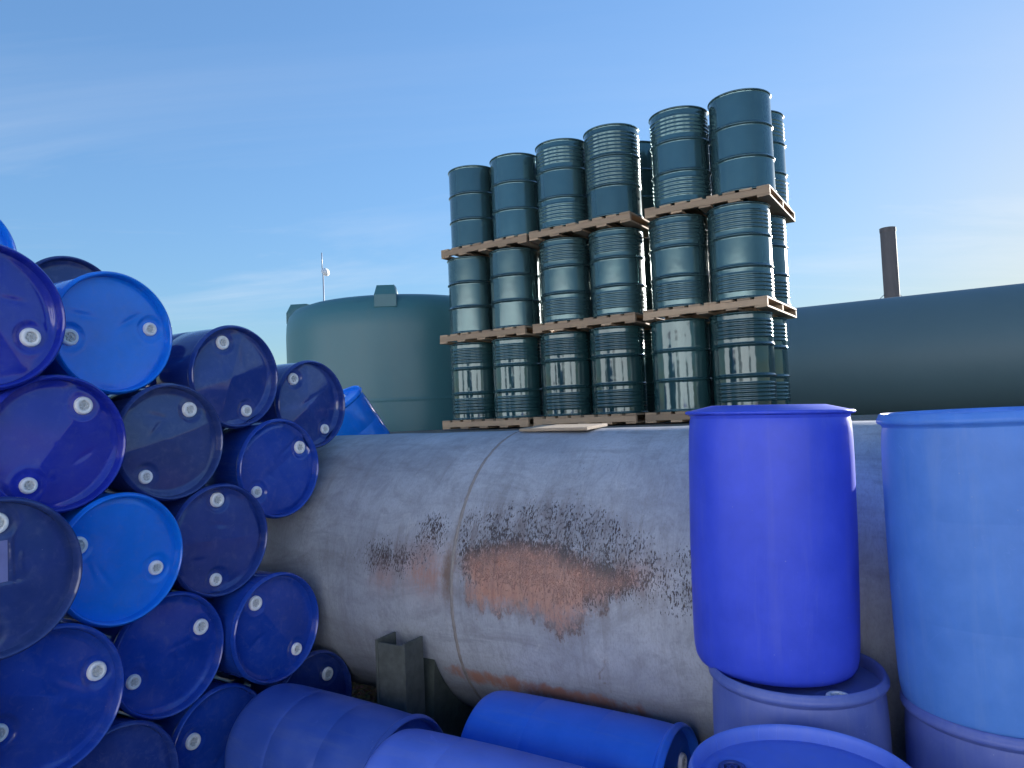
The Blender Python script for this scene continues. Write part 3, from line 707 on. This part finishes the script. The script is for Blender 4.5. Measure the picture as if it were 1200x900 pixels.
# ------------------------------------------------------------------ unseen building added behind the viewer for fill light, mirrored in the glossy drums
M_CLAD = simple('pale_blue_cladding', (0.60, 0.63, 0.68), 0.5, 0.12, 3)
M_DOOR = simple('dark_roller_door', (0.06, 0.07, 0.085), 0.5, 0.2, 3)
M_ROOF = simple('grey_roof_sheet', (0.20, 0.21, 0.22), 0.5, 0.15, 2)
wh = thing('fill_warehouse', 'pale corrugated building added unseen behind the viewer to bounce fill light, dark roller doors', 'fill_warehouse', frame(FLAT, P(0, -12, 0)))
cv_, cf_ = [], []; L_, pitch_ = 60.0, 6.0; k_ = int(L_ / pitch_) * 4
for i in range(k_ + 1):
    x_ = -L_ / 2 + L_ * i / k_; d_ = (0.0, 0.0, 0.0, 0.006)[i % 4]
    cv_ += [(x_, d_, 0.0), (x_, d_, 7.0)]
for i in range(k_): cf_.append((2 * i, 2 * i + 2, 2 * i + 3, 2 * i + 1))
obj('wall', mesh('clad_wall', cv_, cf_, M_CLAD, False), wh)
obj('body', mesh('shed_body', *box(0, 8.1, 3.5, L_, 16.0, 7.0), M_CLAD, False), wh)
obj('roof', mesh('shed_roof', *([(-30.4, -0.5, 7.02), (30.4, -0.5, 7.02), (30.4, 8, 9.2), (-30.4, 8, 9.2), (30.4, 16.6, 7.02), (-30.4, 16.6, 7.02)], [(0, 1, 2, 3), (3, 2, 4, 5), (1, 4, 2), (0, 3, 5)]), M_ROOF, False), wh)
for x_ in (-14, -1, 13):
    obj('roller_door', mesh('roller_door', *box(0, 0, 0, 3.4, 0.12, 3.9, 0.02), M_DOOR, False), wh, Matrix.Translation((x_, -0.08, 1.95)))

# ------------------------------------------------------------------ far dark tank, chimney, mast
def far_mat():
    mt, t, b = new_mat('dark_slate_tank_paint'); co = coords(t); n = noise(t, co, 0.8, 6, 0.6)
    lk(t, mix(t, n, (0.085, 0.142, 0.155), (0.112, 0.178, 0.192)), b.inputs['Base Color']); b.inputs['Roughness'].default_value = 0.55
    bump(t, b, n, 0.03, 0.3); return mt
M_FAR = far_mat()
ft = thing('storage_tank', 'long dark slate horizontal tank in the background, right of the drum stack', 'tank', frame(FLAT, P(0, 13.85, 1.4)))
FV, FZ, FR = 13.85, 2.50, 1.10
vs, fs = [], []; n = 96
ulist = [6.0, 4.0, 2.0, 0.0, -2.0, -4.0, -6.0, -9.0]
for uq in ulist:
    for i in range(n): a = 2 * PI * i / n; vs.append(P(uq, FV - FR * math.cos(a), FZ + FR * math.sin(a)))
for k in range(len(ulist) - 1):
    for i in range(n): j = (i + 1) % n; fs.append((k * n + i, k * n + j, (k + 1) * n + j, (k + 1) * n + i))
world_child('shell', mesh('far_shell', vs, fs, M_FAR), ft)
for uu, s in ((6.0, 1), (-9.0, -1)): world_child('end_cap', mesh('end_cap', *dome_end(uu, s, FV, FZ, FR, 0.35), M_FAR), ft)

def chim_mat():
    mt, t, b = new_mat('rusty_brown_stack'); co = coords(t)
    n = noise(t, mapping(t, co, (3, 3, 0.5)), 3, 6, 0.65)
    lk(t, mix(t, n, (0.095, 0.080, 0.080), (0.18, 0.155, 0.15)), b.inputs['Base Color']); b.inputs['Roughness'].default_value = 0.75
    return mt
CX, CY = 13.57, 25.0
ch = thing('chimney', 'tall brown metal chimney pipe standing behind the dark slate tank', 'chimney', Matrix.Translation((CX, CY, 1.4)))
obj('flue', mesh('flue', *lathe([(0.255, 0), (0.25, 6.35), (0.262, 6.36), (0.262, 6.50), (0.235, 6.50), (0.225, 5.6)], 40), chim_mat(), True, 40), ch)
M_WIRE = simple('guy_wire_steel', (0.25, 0.26, 0.28), 0.5, 0.1, 10, 0.3)
for ex, ey in ((4.2, 0.5), (-4.6, 1.0)):
    obj('guy_wire', mesh('guy_wire', *tube([(0.25 * (1 if ex > 0 else -1), 0, 4.15), (ex, ey, 0.0)], 0.012, 6), M_WIRE), ch)
M_MAST = simple('galvanised_mast', (0.33, 0.36, 0.42), 0.5, 0.1, 5, 0.3)
MX, MY = -10.45, 40.0
ma = thing('radio_mast', 'thin radio mast with a small white dish, rising beyond the green plastic tank', 'mast', Matrix.Translation((MX, MY, 1.4)))
obj('pole', mesh('pole', *tube([(0, 0, 0), (0, 0, 6.0), (0, 0, 9.1)], [0.055, 0.045, 0.035], 10), M_MAST), ma)
obj('antenna', mesh('antenna', *tube([(-0.04, 0, 9.1), (-0.04, 0, 10.1)], 0.03, 8), M_MAST), ma)
dish = lathe([(0.0, 0.10), (0.10, 0.08), (0.20, 0.02), (0.24, -0.06), (0.25, -0.10), (0.235, -0.10), (0.0, -0.03)], 24)
obj('dish', mesh('dish', *dish, simple('dish_white', (0.82, 0.82, 0.82), 0.4, 0.03), True, 40), ma, Matrix.Translation((0.20, -0.1, 9.0)) @ Matrix.Rotation(math.radians(60), 4, 'Y') @ Matrix.Rotation(math.radians(40), 4, 'X'))
